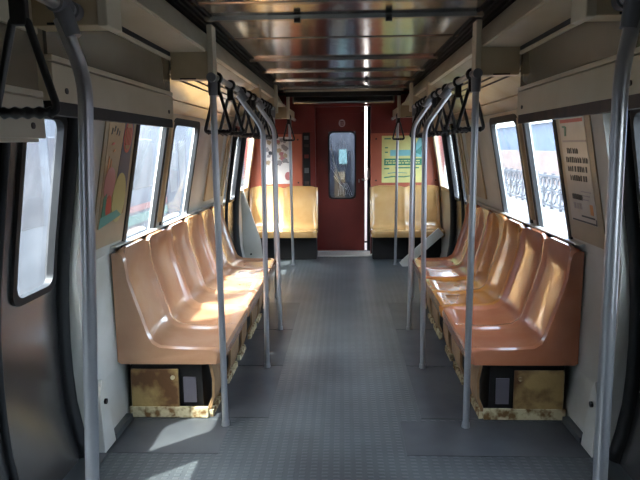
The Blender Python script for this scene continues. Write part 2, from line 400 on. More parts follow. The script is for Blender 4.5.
# side ceiling trims: fascia beam along both sides
ti = 0
for s in (-1, 1):
    ti += 1; side = 'left' if s < 0 else 'right'
    o = MB().prism([(s * .75, Y0, 2.10), (s * .665, Y0, 1.95), (s * .69, Y0, 1.945), (s * .80, Y0, 2.10)], (0, 6.78 - Y0, 0)).build('trim_%d' % ti, CREAM, bevel=.003)
    tag(o, 'long cream fascia beam edging the ceiling on the %s' % side, kind='structure')
    # sloped glossy panel over the bench
    ti += 1
    root = MB().prism([(s * .69, 3.05, 1.945), (s * 1.112, 3.05, 1.70), (s * 1.12, 3.05, 1.715), (s * .70, 3.05, 1.96)], (0, 2.79, 0)).build('trim_%d' % ti, GLOSSW); tag(root, 'glossy sloped cream panel above the %s bench windows' % side, kind='structure')
    for k, (x_, z_) in enumerate(((.80, 1.8805), (.835, 1.860), (.87, 1.840), (1.0, 1.7645))):
        g = MB().box(s * x_ - .004, s * x_ + .004, 3.06, 5.83, z_ - .006, z_ + .001).build('groove_strip', DARKB if k < 3 else CREAM_D, root)
    o = MB().prism([(s * 1.112, 3.05, 1.70), (s * 1.098, 3.05, 1.70), (s * 1.112, 3.05, 1.655), (s * 1.13, 3.05, 1.655)], (0, 2.79, 0)).build('window_head', CREAM, root)

# ribs: boxes that hang below the fascia and carry the rails
def rib(Y, s, lab, depth=.06):
    global ti
    ti += 1
    x0, x1 = sorted((s * .655, s * .845))
    root = MB().box(x0, x1, Y, Y + depth, 1.812, 1.947).build('trim_%d' % ti, CREAM_D, bevel=.004)
    tag(root, lab, kind='structure')
    x0, x1 = sorted((s * .632, s * .66))
    MB().box(x0, x1, Y - .006, Y + depth + .02, 1.808, 2.07).build('rib_edge', CREAM, root, bevel=.004)
    x0, x1 = sorted((s * .72, s * .80))
    MB().box(x0, x1, Y - .003, Y + .001, 1.814, 1.820).build('rib_slot', BLACK, root)
    return root
for s in (-1, 1):
    side = 'left' if s < 0 else 'right'
    rib(1.665, s, 'cream boxed rib above the near doors on the %s' % side, .085)
    rib(3.00, s, 'cream boxed rib where the %s bench begins' % side)
    rib(5.845, s, 'cream boxed rib where the %s bench ends' % side)
    rib(7.10, s, 'cream boxed rib above the far doors on the %s' % side, .085)

# door covers: horizontal panel, slot, grey band, lower panel, dark lip
def cover(ya, yb, s, dz, lab):
    global ti
    ti += 1
    def bx(x0, x1, z0, z1, nm, mt, parent=None, bev=0, a=ya, b=yb):
        xx = sorted((s * x0, s * x1)); return MB().box(xx[0], xx[1], a, b, z0, z1).build(nm, mt, parent, bevel=bev)
    root = bx(.86, .95, 1.623 + dz, 1.94, 'trim_%d' % ti, CREAM); tag(root, lab, kind='structure')
    bx(.67, .855, 1.943, 1.96, 'soffit_panel', CREAM, root)
    bx(.842, .858, 1.925, 1.943, 'air_slot', BLACK, root)
    bx(.840, .862, 1.905 + dz, 1.922, 'upper_ledge', CREAM, root, .002)
    bx(.850, .862, 1.752 + dz, 1.905 + dz, 'grey_panel', GREY_P, root)
    bx(.838, .862, 1.735 + dz, 1.752 + dz, 'lower_ledge', CREAM, root, .002)
    lp = bx(.840, .862, 1.622 + dz, 1.730 + dz, 'lower_panel', CREAM, root, .002)
    for yy in ((ya + .08, yb - .08) if dz == 0 else (yb - .07,)):
        MB().tube([(s * .841, yy, 1.655 + dz), (s * .836, yy, 1.655 + dz)], .009, 10).build('screw', DARKB, lp)
    if dz == 0: bx(.846, .872, 1.582, 1.622, 'dark_lip', BLACK if s < 0 else DARKB, root)
    bx(.862, 1.14, 1.612 + dz, 1.622 + dz, 'underside', BLACK if dz == 0 else CREAM, root)
    return root
for s in (-1, 1):
    side = 'left' if s < 0 else 'right'
    cover(1.757, 2.998, s, 0, 'cream and grey cover panels over the near %s doors' % side)
    cover(-1.0, 1.69, s, -.11 if s < 0 else 0, 'lower hung cream cover panel nearest the camera on the %s' % side if s < 0 else 'cream cover panels nearest the camera on the right')
    cover(5.91, 7.09, s, 0, 'cream cover panels over the far %s doors' % side)
    # end bay soffit
    xx = sorted((s * .66, s * 1.2)); ti += 1
    o = MB().box(xx[0], xx[1], 7.23, 8.25, 1.86, 1.95).build('trim_%d' % ti, CREAM_D); tag(o, 'cream soffit over the %s end seats' % side, kind='structure')

# end wall (beyond the far doors)
wb = MB()
wb.box(-1.36, -.385, 8.25, 8.5, 0, 2.22); wb.box(.37, 1.36, 8.25, 8.5, 0, 2.22); wb.box(-.385, .37, 8.25, 8.5, 2.02, 2.22)
wbo = wb.build('wall_back', RED); tag(wbo, 'dark red end wall with a central door', kind='structure')
MB().box(-1.31, -.565, 8.236, 8.25, .9, 1.655).build('salmon_panel', SALMONW, wbo, bevel=.003)
MB().box(.365, 1.30, 8.236, 8.25, .9, 1.655).build('salmon_panel', SALMONW, wbo, bevel=.003)
MB().box(.372, 1.28, 8.240, 8.25, 1.672, 2.03).build('upper_panel', RED, wbo, bevel=.003)
MB().box(-1.28, -.387, 8.240, 8.25, 1.685, 2.03).build('upper_panel', RED, wbo, bevel=.003)
cab = MB().box(-.552, -.455, 8.238, 8.251, .93, 1.675).build('slot_cabinet', VOIDM, wbo)
for zz, hh, mt_ in ((1.63, .05, GREYT), (1.52, .04, DARKB), (1.38, .05, SALM2), (1.2, .07, GREYT), (1.02, .05, DARKB)):
    MB().box(-.535, -.475, 8.232, 8.239, zz - hh, zz).build('slot_label', mt_, cab)
for x_, z_ in ((.44, 1.58), (.44, 1.02), (1.25, 1.02), (-.62, 1.0), (-.62, 1.58)):
    MB().tube([(x_, 8.237, z_), (x_, 8.23, z_)], .012, 10).build('screw', DARKB, wbo)
wf = MB().box(-1.3, 1.3, Y0 - .1, Y0, 0, 2.22).build('wall_front', RED); tag(wf, 'end wall behind the camera', kind='structure')

# end door, ajar by a hand's width on its right
d5 = empty('door_5', (0, 8.42, 0)); tag(d5, 'dark red end door with a rounded cracked window, slightly ajar', kind='structure')
def xz_ring(name, x0, x1, z0, z1, r, wid, ya, yb, material):
    base = rrect(x0, x1, z0, z1, r); cx, cz = (x0 + x1) / 2, (z0 + z1) / 2
    out = [(cx + (p[0] - cx) * ((x1 - x0) / 2 + wid) / ((x1 - x0) / 2), cz + (p[1] - cz) * ((z1 - z0) / 2 + wid) / ((z1 - z0) / 2)) for p in base]
    n = len(base); v = []
    for L, yy in ((base, ya), (out, ya), (out, yb), (base, yb)): v += [(p[0], yy, p[1]) for p in L]
    f = [(a * n + i, a * n + (i + 1) % n, ((a + 1) % 4) * n + (i + 1) % n, ((a + 1) % 4) * n + i) for a in range(4) for i in range(n)]
    return mesh(name, v, f, material, None, True, angle=math.radians(40))
lf = MB()
X0, X1, A0, A1, B0, B1 = -.385, .292, -.205, .163, .765, 1.685
lf.box(X0, A0, 8.41, 8.45, .02, 2.02); lf.box(A1, X1, 8.41, 8.45, .02, 2.02); lf.box(A0, A1, 8.41, 8.45, .02, B0); lf.box(A0, A1, 8.41, 8.45, B1, 2.02)
leaf = lf.build('leaf', RED); own(leaf, d5)
g = xz_ring('window_gasket', A0 + .012, A1 - .012, B0 + .012, B1 - .012, .06, .022, 8.402, 8.44, BLACK); g.parent = leaf
g = MB().box(A0, A1, 8.428, 8.434, B0, B1).build('window_pane', GLASS_D, leaf)
# cracks: thin white shards running through the pane
cr = MB()
rc = random.Random(5)
def crack(a, e, h_):
    L = math.dist(a, e); nx, nz_ = -(e[1] - a[1]) / L * h_, (e[0] - a[0]) / L * h_
    cr.prism([(a[0] - nx, 8.424, a[1] - nz_), (a[0] + nx, 8.424, a[1] + nz_), (e[0] + nx, 8.424, e[1] + nz_), (e[0] - nx, 8.424, e[1] - nz_)], (0, .002, 0))
for k in range(9):                                       # bundle sweeping from the left edge to the lower middle
    p0 = (A0 + .02 + .006 * k, 1.60 - .065 * k); p1 = (A0 + .075 + .010 * k, 1.28 - .04 * k); p2 = (-.05 + .012 * k, .98 - .012 * k)
    crack(p0, p1, .0024); crack(p1, p2, .0030)
for k in range(9):
    a_ = math.radians(50 + 14 * k); crack((-.02 + .03 * math.cos(a_), 1.0 + .03 * math.sin(a_)), (-.02 + .16 * math.cos(a_), 1.0 + rc.uniform(.4, .62) * abs(math.sin(a_))), .0013)
for k in range(8):
    crack((-.05 + .014 * k, .98), (-.08 + .028 * k, .80 + .01 * (k % 3)), .0018)
crk = cr.build('crack_lines', mat('crack_white', (240, 242, 246), .5)); crk.parent = leaf; crk['kind'] = 'stuff'
em = MB(); em.prism([(-.02 + .048 * math.cos(math.radians(t)) * (1 if abs(math.cos(math.radians(t))) < .8 else .95), 8.41, 1.80 + .052 * math.sin(math.radians(t))) for t in range(0, 360, 20)], (0, -.006, 0))
emo = em.build('emblem', mat('emblem_pale', (190, 170, 168), .4), leaf)
for k, (dx, dz_, w_, h_) in enumerate(((0, .022, .022, .007), (-.012, -.004, .008, .016), (.014, -.004, .008, .016), (0, -.028, .02, .005))):
    MB().box(-.02 + dx - w_, -.02 + dx + w_, 8.4015, 8.4045, 1.80 + dz_ - h_, 1.80 + dz_ + h_).build('emblem_mark', SALM2, emo)
o = MB().box(.25, .33, 8.405, 8.41, 1.955, 1.975).build('name_plate', mat('plate_brown', (150, 108, 80), .4), leaf)
o = MB().box(-.36, .36, 8.404, 8.412, 1.925, 1.932).build('head_strip', SALM2, leaf)
o = MB().tube([(.345, 8.40, 1.18), (.352, 8.36, 1.14), (.352, 8.35, 1.07), (.335, 8.35, 1.035), (.30, 8.35, 1.02), (.27, 8.37, 1.025), (.26, 8.41, 1.03)], .011, 8).build('door_handle', WHITE, leaf, True)
o = MB().box(.205, .222, 8.40, 8.412, .985, 1.03).build('lock', STEEL, leaf)
o = MB().box(.328, .37, 8.40, 8.47, .02, 2.02).build('door_post', BLACK); own(o, d5)
o = MB().box(.292, .33, 8.40, 8.44, .135, .155).build('latch', BLACK); own(o, d5)
# pale threshold strip that curls up beside the right end seat
th = MB()
pth = [(-.36, 8.0, .006), (.30, 8.0, .006), (.36, 8.0, .012), (.395, 8.0, .04), (.405, 8.0, .10), (.405, 8.0, .30)]
for i in range(len(pth) - 1):
    a, b = Vector(pth[i]), Vector(pth[i + 1])
    n_ = Vector((-(b - a).z, 0, (b - a).x)).normalized() * .012
    y_a, y_b = (8.02, 8.36) if i < 2 else (8.02, 8.06)
    th.add([(p.x, yy, p.z) for yy in (y_a, y_b) for p in (a, b, b + n_, a + n_)], [(0, 1, 2, 3), (4, 5, 6, 7), (0, 1, 5, 4), (1, 2, 6, 5), (2, 3, 7, 6), (3, 0, 4, 7)])
tho = th.build('threshold_strip', WHITE); own(tho, d5)

# ================================================================== SEATS
S_ = [(.040, .957), (.058, .953), (.060, .905), (.066, .80), (.096, .69), (.134, .57), (.160, .490), (.182, .438), (.220, .408), (.32, .394), (.42, .391), (.50, .398), (.55, .406), (.58, .400), (.588, .38), (.585, .35), (.578, .318)]
R_ = [(.040, .957), (.070, .953), (.080, .90), (.090, .80), (.122, .69), (.160, .570), (.184, .495), (.206, .448), (.244, .424), (.34, .416), (.43, .414), (.50, .414), (.55, .413), (.58, .403), (.588, .38), (.585, .35), (.578, .318)]
def shell_mesh(name, length, to_world, material, parent, gap=.005):
    nu = 48; v = []; f = []
    for i in range(nu + 1):
        u = i / nu; a = gap + (length - 2 * gap) * u
        if u < .5: wl_ = u / .5 * 2 - 1
        else: wl_ = (u - .5) / .5 * 2 - 1
        inner = (u < .5 and wl_ > 0) or (u >= .5 and wl_ < 0)
        rim = sm(.80, .96, abs(wl_)) * (.45 if inner else 1)
        dish = -.012 * (1 - wl_ * wl_)
        loop = []
        for k, (p, q) in enumerate(zip(S_, R_)):
            t = p[0] + (q[0] - p[0]) * rim; z = p[1] + (q[1] - p[1]) * rim
            if k <= 2: z -= .022 * sm(.6, 1, abs(wl_)) * (1 if k < 2 else .4)
            if 2 <= k <= 7: t += dish * (1 - rim)
            # round the outer corners of the front lip
            e = min(a, length - a) - gap
            if k >= 10: t -= .035 * (1 - sm(0, .06, e)) ** 2 * (1 if k >= 12 else .4)
            if k > 0 and k < 14: ro = (1 - sm(0, .016, e)) ** 2; z -= .012 * ro; t -= .010 * ro
            loop.append((t, z))
        loop += [(.02, .318), (.004, .33), (.004, .93)]
        v += [to_world(a, t, z) for t, z in loop]
    n = len(loop)
    for i in range(nu):
        for k in range(n):
            f.append((i * n + k, i * n + (k + 1) % n, (i + 1) * n + (k + 1) % n, (i + 1) * n + k))
    f.append(tuple(range(n))); f.append(tuple(nu * n + k for k in range(n)))
    return mesh(name, v, f, material, parent, True, angle=math.radians(50))
def skirt(root, s, ya, yb, seed):
    rnd = random.Random(seed); n = 14; v = []; f = []
    for i in range(n + 1):
        y = ya + (yb - ya) * i / n; zb = .035 + rnd.uniform(0, .03)
        for t, z in ((.515, .316), (.53, .22), (.525, .12), (.50, zb), (.485, zb), (.51, .12), (.515, .22), (.50, .316)):
            yc = (ya + yb) / 2; v.append((s * (1.245 - t), yc + (y - yc) * (1 - .55 * max(0, .316 - z)), z))
    for i in range(n):
        for k in range(8): f.append((i * 8 + k, i * 8 + (k + 1) % 8, (i + 1) * 8 + (k + 1) % 8, (i + 1) * 8 + k))
    f.append(tuple(range(8))); f.append(tuple(n * 8 + k for k in range(8)))
    sk = mesh('skirt', v, f, SKIRT, None, True, angle=math.radians(45)); own(sk, root)
    e = MB()                                             # chipped pale bits along its lower edge
    for i in range(n):
        y = ya + (yb - ya) * (i + .5) / n; h = rnd.uniform(.012, .05)
        x = s * (1.245 - .502); w_ = (yb - ya) / n * .42
        e.prism([(x - .012, y - w_, .003), (x + .012, y - w_ * .6, .004), (x + .014, y + w_, .003), (x - .01, y + w_ * .7, .004)], (0, rnd.uniform(-.01, .01), h))
    eo = e.build('chipped_edge', RUSTW, sk)
def pedestal(root, s, ya, yb, end):
    xo, xi = 1.235, .76
    def bx(x0, x1, a, b, z0, z1, nm, mt_, bev=0):
        xx = sorted((s * x0, s * x1)); o = MB().box(xx[0], xx[1], a, b, z0, z1).build(nm, mt_, bevel=bev)
        if nm == 'pedestal': own(o, root)
        else: o.parent = ped
        return o
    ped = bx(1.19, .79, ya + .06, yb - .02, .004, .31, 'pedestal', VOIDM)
    if end:
        bx(1.195, .755, ya + .018, ya + .036, .003, .065, 'base_strip', RUSTW, .003)
        p = bx(1.18, .915, ya + .024, ya + .04, .064, .28, 'end_plate', RUST, .003)
        q = bx(.895, .825, ya + .050, ya + .062, .08, .225, 'label_patch', LAV)
        r = MB().tube([(s * .945, ya + .026, .235), (s * .945, ya + .018, .235)], .012, 12).build('bolt', RUSTW, ped)
names3 = ('nearest', 'middle', 'farthest')
cols = {-1: (SEAT_T, SEAT_T, SEAT_T), 1: (SEAT_S, SEAT_O, SEAT_S)}
words = {-1: ('tan', 'tan', 'tan'), 1: ('salmon', 'orange', 'salmon')}
for s in (-1, 1):
    side = 'left' if s < 0 else 'right'
    for k in range(3):
        ya = BENCH[k]; L = BENCH[k + 1] - ya
        root = empty('double_seat', (s * .95, ya + L / 2, 0))
        tag(root, '%s moulded double seat, %s of the three in the %s bench' % (words[s][k], names3[k], side), 'seat', 'bench seats along the %s windows' % side)
        sh = shell_mesh('shell', L, lambda a, t, z: (s * (1.242 - t), ya + a, z), cols[s][k], None); own(sh, root)
        pedestal(root, s, ya, ya + L, k == 0)
        skirt(root, s, ya + .03, ya + .27, 11 * k + s); skirt(root, s, ya + .50, ya + .82, 11 * k + s + 5)
for s in (-1, 1):
    side = 'left' if s < 0 else 'right'
    xa = -1.297 if s < 0 else .35; L = .95
    root = empty('double_seat', (xa + L / 2, 7.95, 0))
    tag(root, 'yellow double seat against the end wall, %s of the red door' % side, 'seat', 'yellow seats on the end wall')
    sh = shell_mesh('shell', L, lambda a, t, z: (xa + a, 8.232 - t * .97, z), SEAT_Y, None); own(sh, root)
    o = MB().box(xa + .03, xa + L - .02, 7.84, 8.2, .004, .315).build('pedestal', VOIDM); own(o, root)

# ================================================================== RAILS, POLES, STRAPS
def rail(s, x, ya, yb, lab):
    root = empty('handrail', (s * x, (ya + yb) / 2, Z_RAIL)); tag(root, lab, 'handrail')
    own(MB().tube([(s * x, ya, Z_RAIL), (s * x, yb, Z_RAIL)], .017, 14).build('rail_tube', POLE, None, True, .6), root)
    for yy, d in ((yb, -.03),):
        own(MB().tube([(s * x, yy, Z_RAIL), (s * x, yy + d, Z_RAIL)], .024, 14).build('end_socket', CLAMP, None, True, .6), root)
def smooth_path(pts, n=6, r=.06):
    out = [Vector(pts[0])]
    for a, b, c in zip(pts, pts[1:], pts[2:]):
        a, b, c = Vector(a), Vector(b), Vector(c)
        p, q = b + (a - b).normalized() * r, b + (c - b).normalized() * r
        for k in range(n + 1):
            t = k / n; out.append(p * (1 - t) ** 2 + b * 2 * t * (1 - t) + q * t * t)
    out.append(Vector(pts[-1])); return out
def pole(s, Y, xtop, xmid, xbot, lab, ztop=Z_RAIL, zmid=None, r=.0168, group=None, ybot=None):
    root = empty('grab_pole', (s * xbot, Y, 0)); tag(root, lab, 'pole', group)
    yb = Y if ybot is None else ybot
    if zmid: path = smooth_path([(s * xtop, Y, ztop - .035), (s * xmid, Y, zmid), (s * xbot, yb, .003)])
    else: path = [(s * xtop, Y, ztop - .035), (s * xbot, yb, .003)]
    own(MB().tube(path, r, 14).build('pole_tube', POLE, None, True, .6), root)
    d = (Vector(path[1]) - Vector(path[0])).normalized()
    t0 = Vector((s * xtop, Y, ztop))
    own(MB().tube([t0 + d * -.005, t0 + d * .03, t0 + d * .085], [.021, .024, .022], 14).build('clamp_sleeve', CLAMP, None, True, .6), root)
    own(MB().tube([(s * xtop, Y - .034, ztop), (s * xtop, Y + .034, ztop)], .0235, 14).build('clamp_collar', CLAMP, None, True, .6), root)
    own(MB().tube([(s * xbot, yb, .003), (s * xbot, yb, .03)], [r + .006, r + .003], 14).build('foot_collar', POLE, None, True, .6), root)
for s in (-1, 1):
    side = 'left' if s < 0 else 'right'
    rail(s, .72, -1.0, 1.664, 'overhead rail nearest the camera on the %s, ending in a cream rib' % side)
    rail(s, .668, 3.06, 5.845, 'overhead rail with a row of straps above the %s bench' % side)
    rail(s, .66, 7.24, 8.235, 'short overhead rail by the %s end seats' % side)
    pole(s, 1.575, .72, .668 if s < 0 else .695, .755 if s < 0 else .715, 'thick bent grab pole closest to the camera on the %s' % side, zmid=1.66, r=.0195, group='grab poles')
    pole(s, 3.025, .645, 0, .642, 'straight grab pole at the near end of the %s bench' % side, ztop=1.822, group='grab poles')
    pole(s, 3.89, .668, .515, .525, 'bent grab pole beside the first and middle seats of the %s bench' % side, zmid=1.60, group='grab poles')
    pole(s, 4.74, .668, .54, .525, 'bent grab pole beside the middle and last seats of the %s bench' % side, zmid=1.63, group='grab poles')
    pole(s, 5.795, .668, 0, .67, 'straight grab pole at the far end of the %s bench' % side, group='grab poles')
    pole(s, 7.46, .66, 0, .645, 'thin looking grab pole in front of the %s end seats' % side, group='grab poles')

def rounded_tri(hw, zt, zb, r=.022, n=5):
    pts = [(-hw, zb), (hw, zb), (.016, zt), (-.016, zt)]; out = []
    for i in range(4):
        a, b, c = Vector(pts[i - 1]), Vector(pts[i]), Vector(pts[(i + 1) % 4])
        rr = r if i < 2 else .010
        p, q = b + (a - b).normalized() * rr, b + (c - b).normalized() * rr
        for k in range(n + 1):
            t = k / n; out.append(p * (1 - t) ** 2 + b * 2 * t * (1 - t) + q * t * t)
    return out
def strap_proto():
    root = empty('strap_handle')
    MB().tube([(.024 * math.cos(2 * math.pi * k / 16), 0, .024 * math.sin(2 * math.pi * k / 16)) for k in range(16)], .009, 8, True).build('rail_loop', STRAP, root, True)
    MB().box(-.018, .018, -.013, .013, -.09, -.022).build('block', STRAP, root, bevel=.004)
    MB().tube([(p.x, 0, p.y) for p in rounded_tri(.072, -.078, -.282)], .0095, 8, True).build('triangle_grip', STRAP, root, True)
    b = MB()
    pts = [(-.055 + .11 * k / 24, 0, -.281) for k in range(25)]
    b.tube(pts, [.0125 + .0022 * math.cos(k * math.pi / 3) for k in range(25)], 8).build('finger_bar', STRAP, root, True)
    return root
proto = strap_proto(); pk = children(proto); first = True
ordn = ('first', 'second', 'third', 'fourth', 'fifth', 'sixth', 'seventh', 'eighth', 'ninth')
def strap(s, x, Y, rz, lab, group, tilt=0.0):
    global first
    if first: r = proto; first = False
    else:
        r = proto.copy(); C.objects.link(r)
        for ch in pk:
            c = ch.copy(); C.objects.link(c); c.parent = r
    r.location = (s * x, Y, Z_RAIL); r.rotation_euler = (tilt, 0, rz); tag(r, lab, 'strap', group)
strap(-1, .72, 1.37, .05, 'large looking black triangular strap at the top left corner', 'strap handles')
SY = (3.24, 3.62, 4.02, 4.30, 4.52, 4.95, 5.15, 5.32, 5.50)
for s in (-1, 1):
    side = 'left' if s < 0 else 'right'
    for k, yy in enumerate(SY):
        strap(s, .668, yy, random.uniform(-.12, .12), '%s black triangular strap from the near end of the %s bench rail' % (ordn[k], side), 'strap handles', random.uniform(-.05, .05))
    strap(s, .66, 7.34, .1 * s, 'lone small black strap by the far %s doors' % side, 'strap handles')
# small cream bracket boxes above the bench rails
for s in (-1, 1):
    side = 'left' if s < 0 else 'right'
    xx = sorted((s * .662, s * .785))
    o = MB().box(xx[0], xx[1], 4.84, 4.95, 1.868, 1.975).build('speaker_box', CREAM_D, bevel=.006)
    tag(o, 'small cream box under the fascia above the %s bench rail' % side, 'box')

# ================================================================== POSTERS
def poster_root(name, lab, cat, loc): r = empty(name, loc); tag(r, lab, cat); return r
def wall_pt(s, y, z, off): return (s * (W(z) - off), y, z)
def wall_poly(s, pts, off, th=.0012):
    return [wall_pt(s, y, z, off) for y, z in pts], (s * th, 0, 0)
SHEET = []
def wp(root, s, nm, pts, off, mt_, th=.0012):
    a, d = wall_poly(s, pts, off, th); o = MB().prism(a, d).build(nm, mt_)
    sheets = [c for c in SHEET if c.parent == root]
    if sheets: o.parent = sheets[0]
    else: own(o, root)
    if nm == 'sheet': SHEET.append(o)
    return o
def rect(y0, y1, z0, z1): return [(y0, z0), (y1, z0), (y1, z1), (y0, z1)]
def ell(cy, cz, ry, rz, n=20, a0=0, a1=360):
    return [(cy + ry * math.cos(math.radians(a0 + (a1 - a0) * k / n)), cz + rz * math.sin(math.radians(a0 + (a1 - a0) * k / n))) for k in range(n + (0 if a1 - a0 == 360 else 1))]
def wall_frame(root, s, y0, y1, z0, z1, wdt, off):
    for r4 in (rect(y0, y1, z0, z0 + wdt), rect(y0, y1, z1 - wdt, z1), rect(y0, y0 + wdt, z0 + wdt, z1 - wdt), rect(y1 - wdt, y1, z0 + wdt, z1 - wdt)):
        wp(root, s, 'frame_bar', r4, off, PFRAME, off)
# left: ice cream advert.  u = 0 near edge .. 1 far edge, v = 0 bottom .. 1 top
PY0, PY1, PZ0, PZ1 = 2.84, 3.255, 1.07, 1.635
def UV(u, v): return (PY0 + u * (PY1 - PY0), PZ0 + v * (PZ1 - PZ0))
pl = poster_root('ice_cream_poster', 'framed ice cream poster with pink and yellow scoops on the left wall', 'poster', (-1.2, 3.05, 1.07))
wp(pl, -1, 'backing', rect(PY0 - .0, PY1, .985, PZ1), .006, PFRAME, .006)
wp(pl, -1, 'sheet', [UV(.10, .03), UV(.90, .12), UV(.90, 1), UV(.10, 1)], .008, PAPER, .002)
wp(pl, -1, 'navy_field', [UV(.50, .30), UV(.90, .32), UV(.90, 1), UV(.60, 1), UV(.56, .7)], .0095, INKB)
wp(pl, -1, 'red_badge', [UV(.5 + .22 + .14 * math.cos(t * .314), .86 + .16 * math.sin(t * .314)) if False else UV(.73 + .14 * math.cos(t * .314), .84 + .15 * math.sin(t * .314)) for t in range(20)], .011, INKR)
wp(pl, -1, 'badge_ring', [UV(.73 + .11 * math.cos(t * .314), .84 + .12 * math.sin(t * .314)) for t in range(20)], .0122, PAPER)
for k in range(4): wp(pl, -1, 'badge_stroke', [UV(.645 + .05 * k, .76), UV(.675 + .05 * k, .76), UV(.675 + .05 * k, .92), UV(.645 + .05 * k, .92)], .0135, INKR)
wp(pl, -1, 'yellow_scoop', [UV(.66 + .22 * math.cos(t * .314), .28 + .23 * math.sin(t * .314)) for t in range(20)], .011, INKC)
wp(pl, -1, 'pink_scoop', [UV(.30 + .17 * math.cos(t * .314), .42 + .15 * math.sin(t * .314)) for t in range(20)], .011, INKP)
wp(pl, -1, 'strawberry', [UV(.33 + .09 * math.cos(t * .314), .22 + .10 * math.sin(t * .314)) for t in range(20)], .0122, INKR)
wp(pl, -1, 'leaf_green', [UV(.15, .12), UV(.28, .10), UV(.24, .34), UV(.16, .30)], .0122, INKG)
wp(pl, -1, 'teal_dish', [UV(.10, .03), UV(.80, .11), UV(.62, .17), UV(.40, .15), UV(.12, .13)], .0128, INKT)
rnd = random.Random(3)
for (u, v, w_, h_, mt_) in ((.18, .90, .05, .05, INK), (.26, .92, .05, .045, INK), (.34, .90, .05, .05, INK), (.41, .88, .04, .04, INK), (.22, .78, .12, .02, INKR), (.30, .72, .08, .02, INKO), (.17, .64, .06, .12, INKO), (.25, .62, .05, .10, INKO)):
    wp(pl, -1, 'lettering_mark', [UV(u, v - h_), UV(u + w_ * .6, v - h_ * .9), UV(u + w_, v), UV(u + w_ * .4, v + h_ * .2)], .0095, mt_)
# right: notice with bold text
PY0, PY1 = 2.83, 3.27
pr = poster_root('notice_poster', 'framed white notice with bold black lines on the right wall', 'poster', (1.2, 3.05, 1.07))
wp(pr, 1, 'backing', rect(PY0 - .0, PY1, .985, PZ1), .006, PFRAME, .006)
wp(pr, 1, 'sheet', [UV(.14, .03), UV(.88, .03), UV(.88, 1), UV(.14, 1)], .008, PAPERW, .002)
# seen from the aisle the near edge is on the right: text runs from far (u high) to near (u low)
def TV(u, v): return UV(1 - u, v)
wp(pr, 1, 'red_line', [TV(.16, .915), TV(.82, .915), TV(.82, .945), TV(.16, .945)], .0095, INKR)
wp(pr, 1, 'grey_rule', [TV(.16, .745), TV(.84, .745), TV(.84, .762), TV(.16, .762)], .0095, INKGR)
wp(pr, 1, 'green_mark', [TV(.24, .80), TV(.29, .80), TV(.33, .88), TV(.28, .89)], .0095, INKG)
wp(pr, 1, 'green_mark', [TV(.20, .875), TV(.30, .872), TV(.30, .888), TV(.20, .89)], .0096, INKG)
for row, (v0, v1, u0, u1) in enumerate(((.645, .695, .26, .56), (.565, .615, .20, .80), (.485, .535, .22, .78), (.405, .455, .26, .78))):
    u = u0
    while u < u1:
        w_ = rnd.choice((.03, .045, .05)); wp(pr, 1, 'bold_glyph', [TV(u, v0), TV(u + w_ * .85, v0), TV(u + w_, v1 - rnd.choice((0, .015))), TV(u + w_ * .2, v1)], .0095, INK); u += w_ + (.014 if rnd.random() < .75 else .035)
for k in range(3): wp(pr, 1, 'small_line', [TV(.52, .31 - .035 * k), TV(.80 - .05 * k, .31 - .035 * k), TV(.80 - .05 * k, .32 - .035 * k), TV(.52, .32 - .035 * k)], .0095, INKGR)
u = .24
while u < .50:
    w_ = rnd.choice((.03, .05)); wp(pr, 1, 'bold_glyph', [TV(u, .235), TV(u + w_, .235), TV(u + w_, .285), TV(u, .28)], .0095, INK); u += w_ + .008
for k in range(3): wp(pr, 1, 'small_box', [TV(.25 + .09 * k, .15), TV(.31 + .09 * k, .15), TV(.31 + .09 * k, .205), TV(.25 + .09 * k, .205)], .0095, INKGR)
wp(pr, 1, 'orange_mark', [TV(.72, .12), TV(.80, .12), TV(.80, .21), TV(.72, .21)], .0095, INKO)
wp(pr, 1, 'small_line', [TV(.45, .085), TV(.82, .085), TV(.82, .10), TV(.45, .10)], .0095, INK)
wp(pr, 1, 'border_line', [TV(.16, .035), TV(.86, .035), TV(.86, .05), TV(.16, .05)], .0096, INK)
wp(pr, 1, 'border_line', [TV(.84, .035), TV(.86, .035), TV(.86, .09), TV(.84, .09)], .0097, INK)
# end wall posters
def ep(root, nm, x0, x1, z0, z1, lay, mt_):
    o = MB().box(x0, x1, 8.236 - .0022 * lay, 8.236 - .0022 * (lay - 1), z0, z1).build(nm, mt_)
    sheets = [c for c in SHEET if c.parent == root]
    if sheets: o.parent = sheets[0]
    else: own(o, root)
    if nm == 'sheet': SHEET.append(o)
    return o
def epoly(root, nm, pts, lay, mt_):
    o = MB().prism([(x, 8.236 - .0022 * lay, z) for x, z in pts], (0, .002, 0)).build(nm, mt_)
    sheets = [c for c in SHEET if c.parent == root]
    if sheets: o.parent = sheets[0]
    else: own(o, root)
    if nm == 'sheet': SHEET.append(o)
    return o
pw = poster_root('comic_poster', 'white poster with grey drawings above the left yellow end seat', 'poster', (-.88, 8.236, .98))
ep(pw, 'sheet', -1.13, -.70, .985, 1.62, 1, mat('poster_bright', (232, 224, 216), .25))
for k in range(22):
    cx, cz = random.uniform(-1.05, -.76), random.uniform(1.25, 1.58); a = random.uniform(0, 6)
    epoly(pw, 'drawn_patch', [(cx + .05 * random.uniform(.4, 1) * math.cos(a + t), cz + .05 * random.uniform(.4, 1) * math.sin(a + t)) for t in (0, 1.2, 2.4, 3.6, 4.9)], 2 + k % 4, random.choice((INKGR, INKGR, INKP, PAPER, INK)))
epoly(pw, 'pink_blossom', [(-.76 + .045 * math.cos(t * .63), 1.09 + .06 * math.sin(t * .63)) for t in range(10)], 2, INKP)
epoly(pw, 'drawn_line', [(-.98, 1.30), (-.74, 1.27), (-.74, 1.285), (-.98, 1.315)], 6, INKGR)
py_ = poster_root('route_poster', 'pale yellow poster with a dark green band above the right end seat', 'poster', (.81, 8.236, .98))
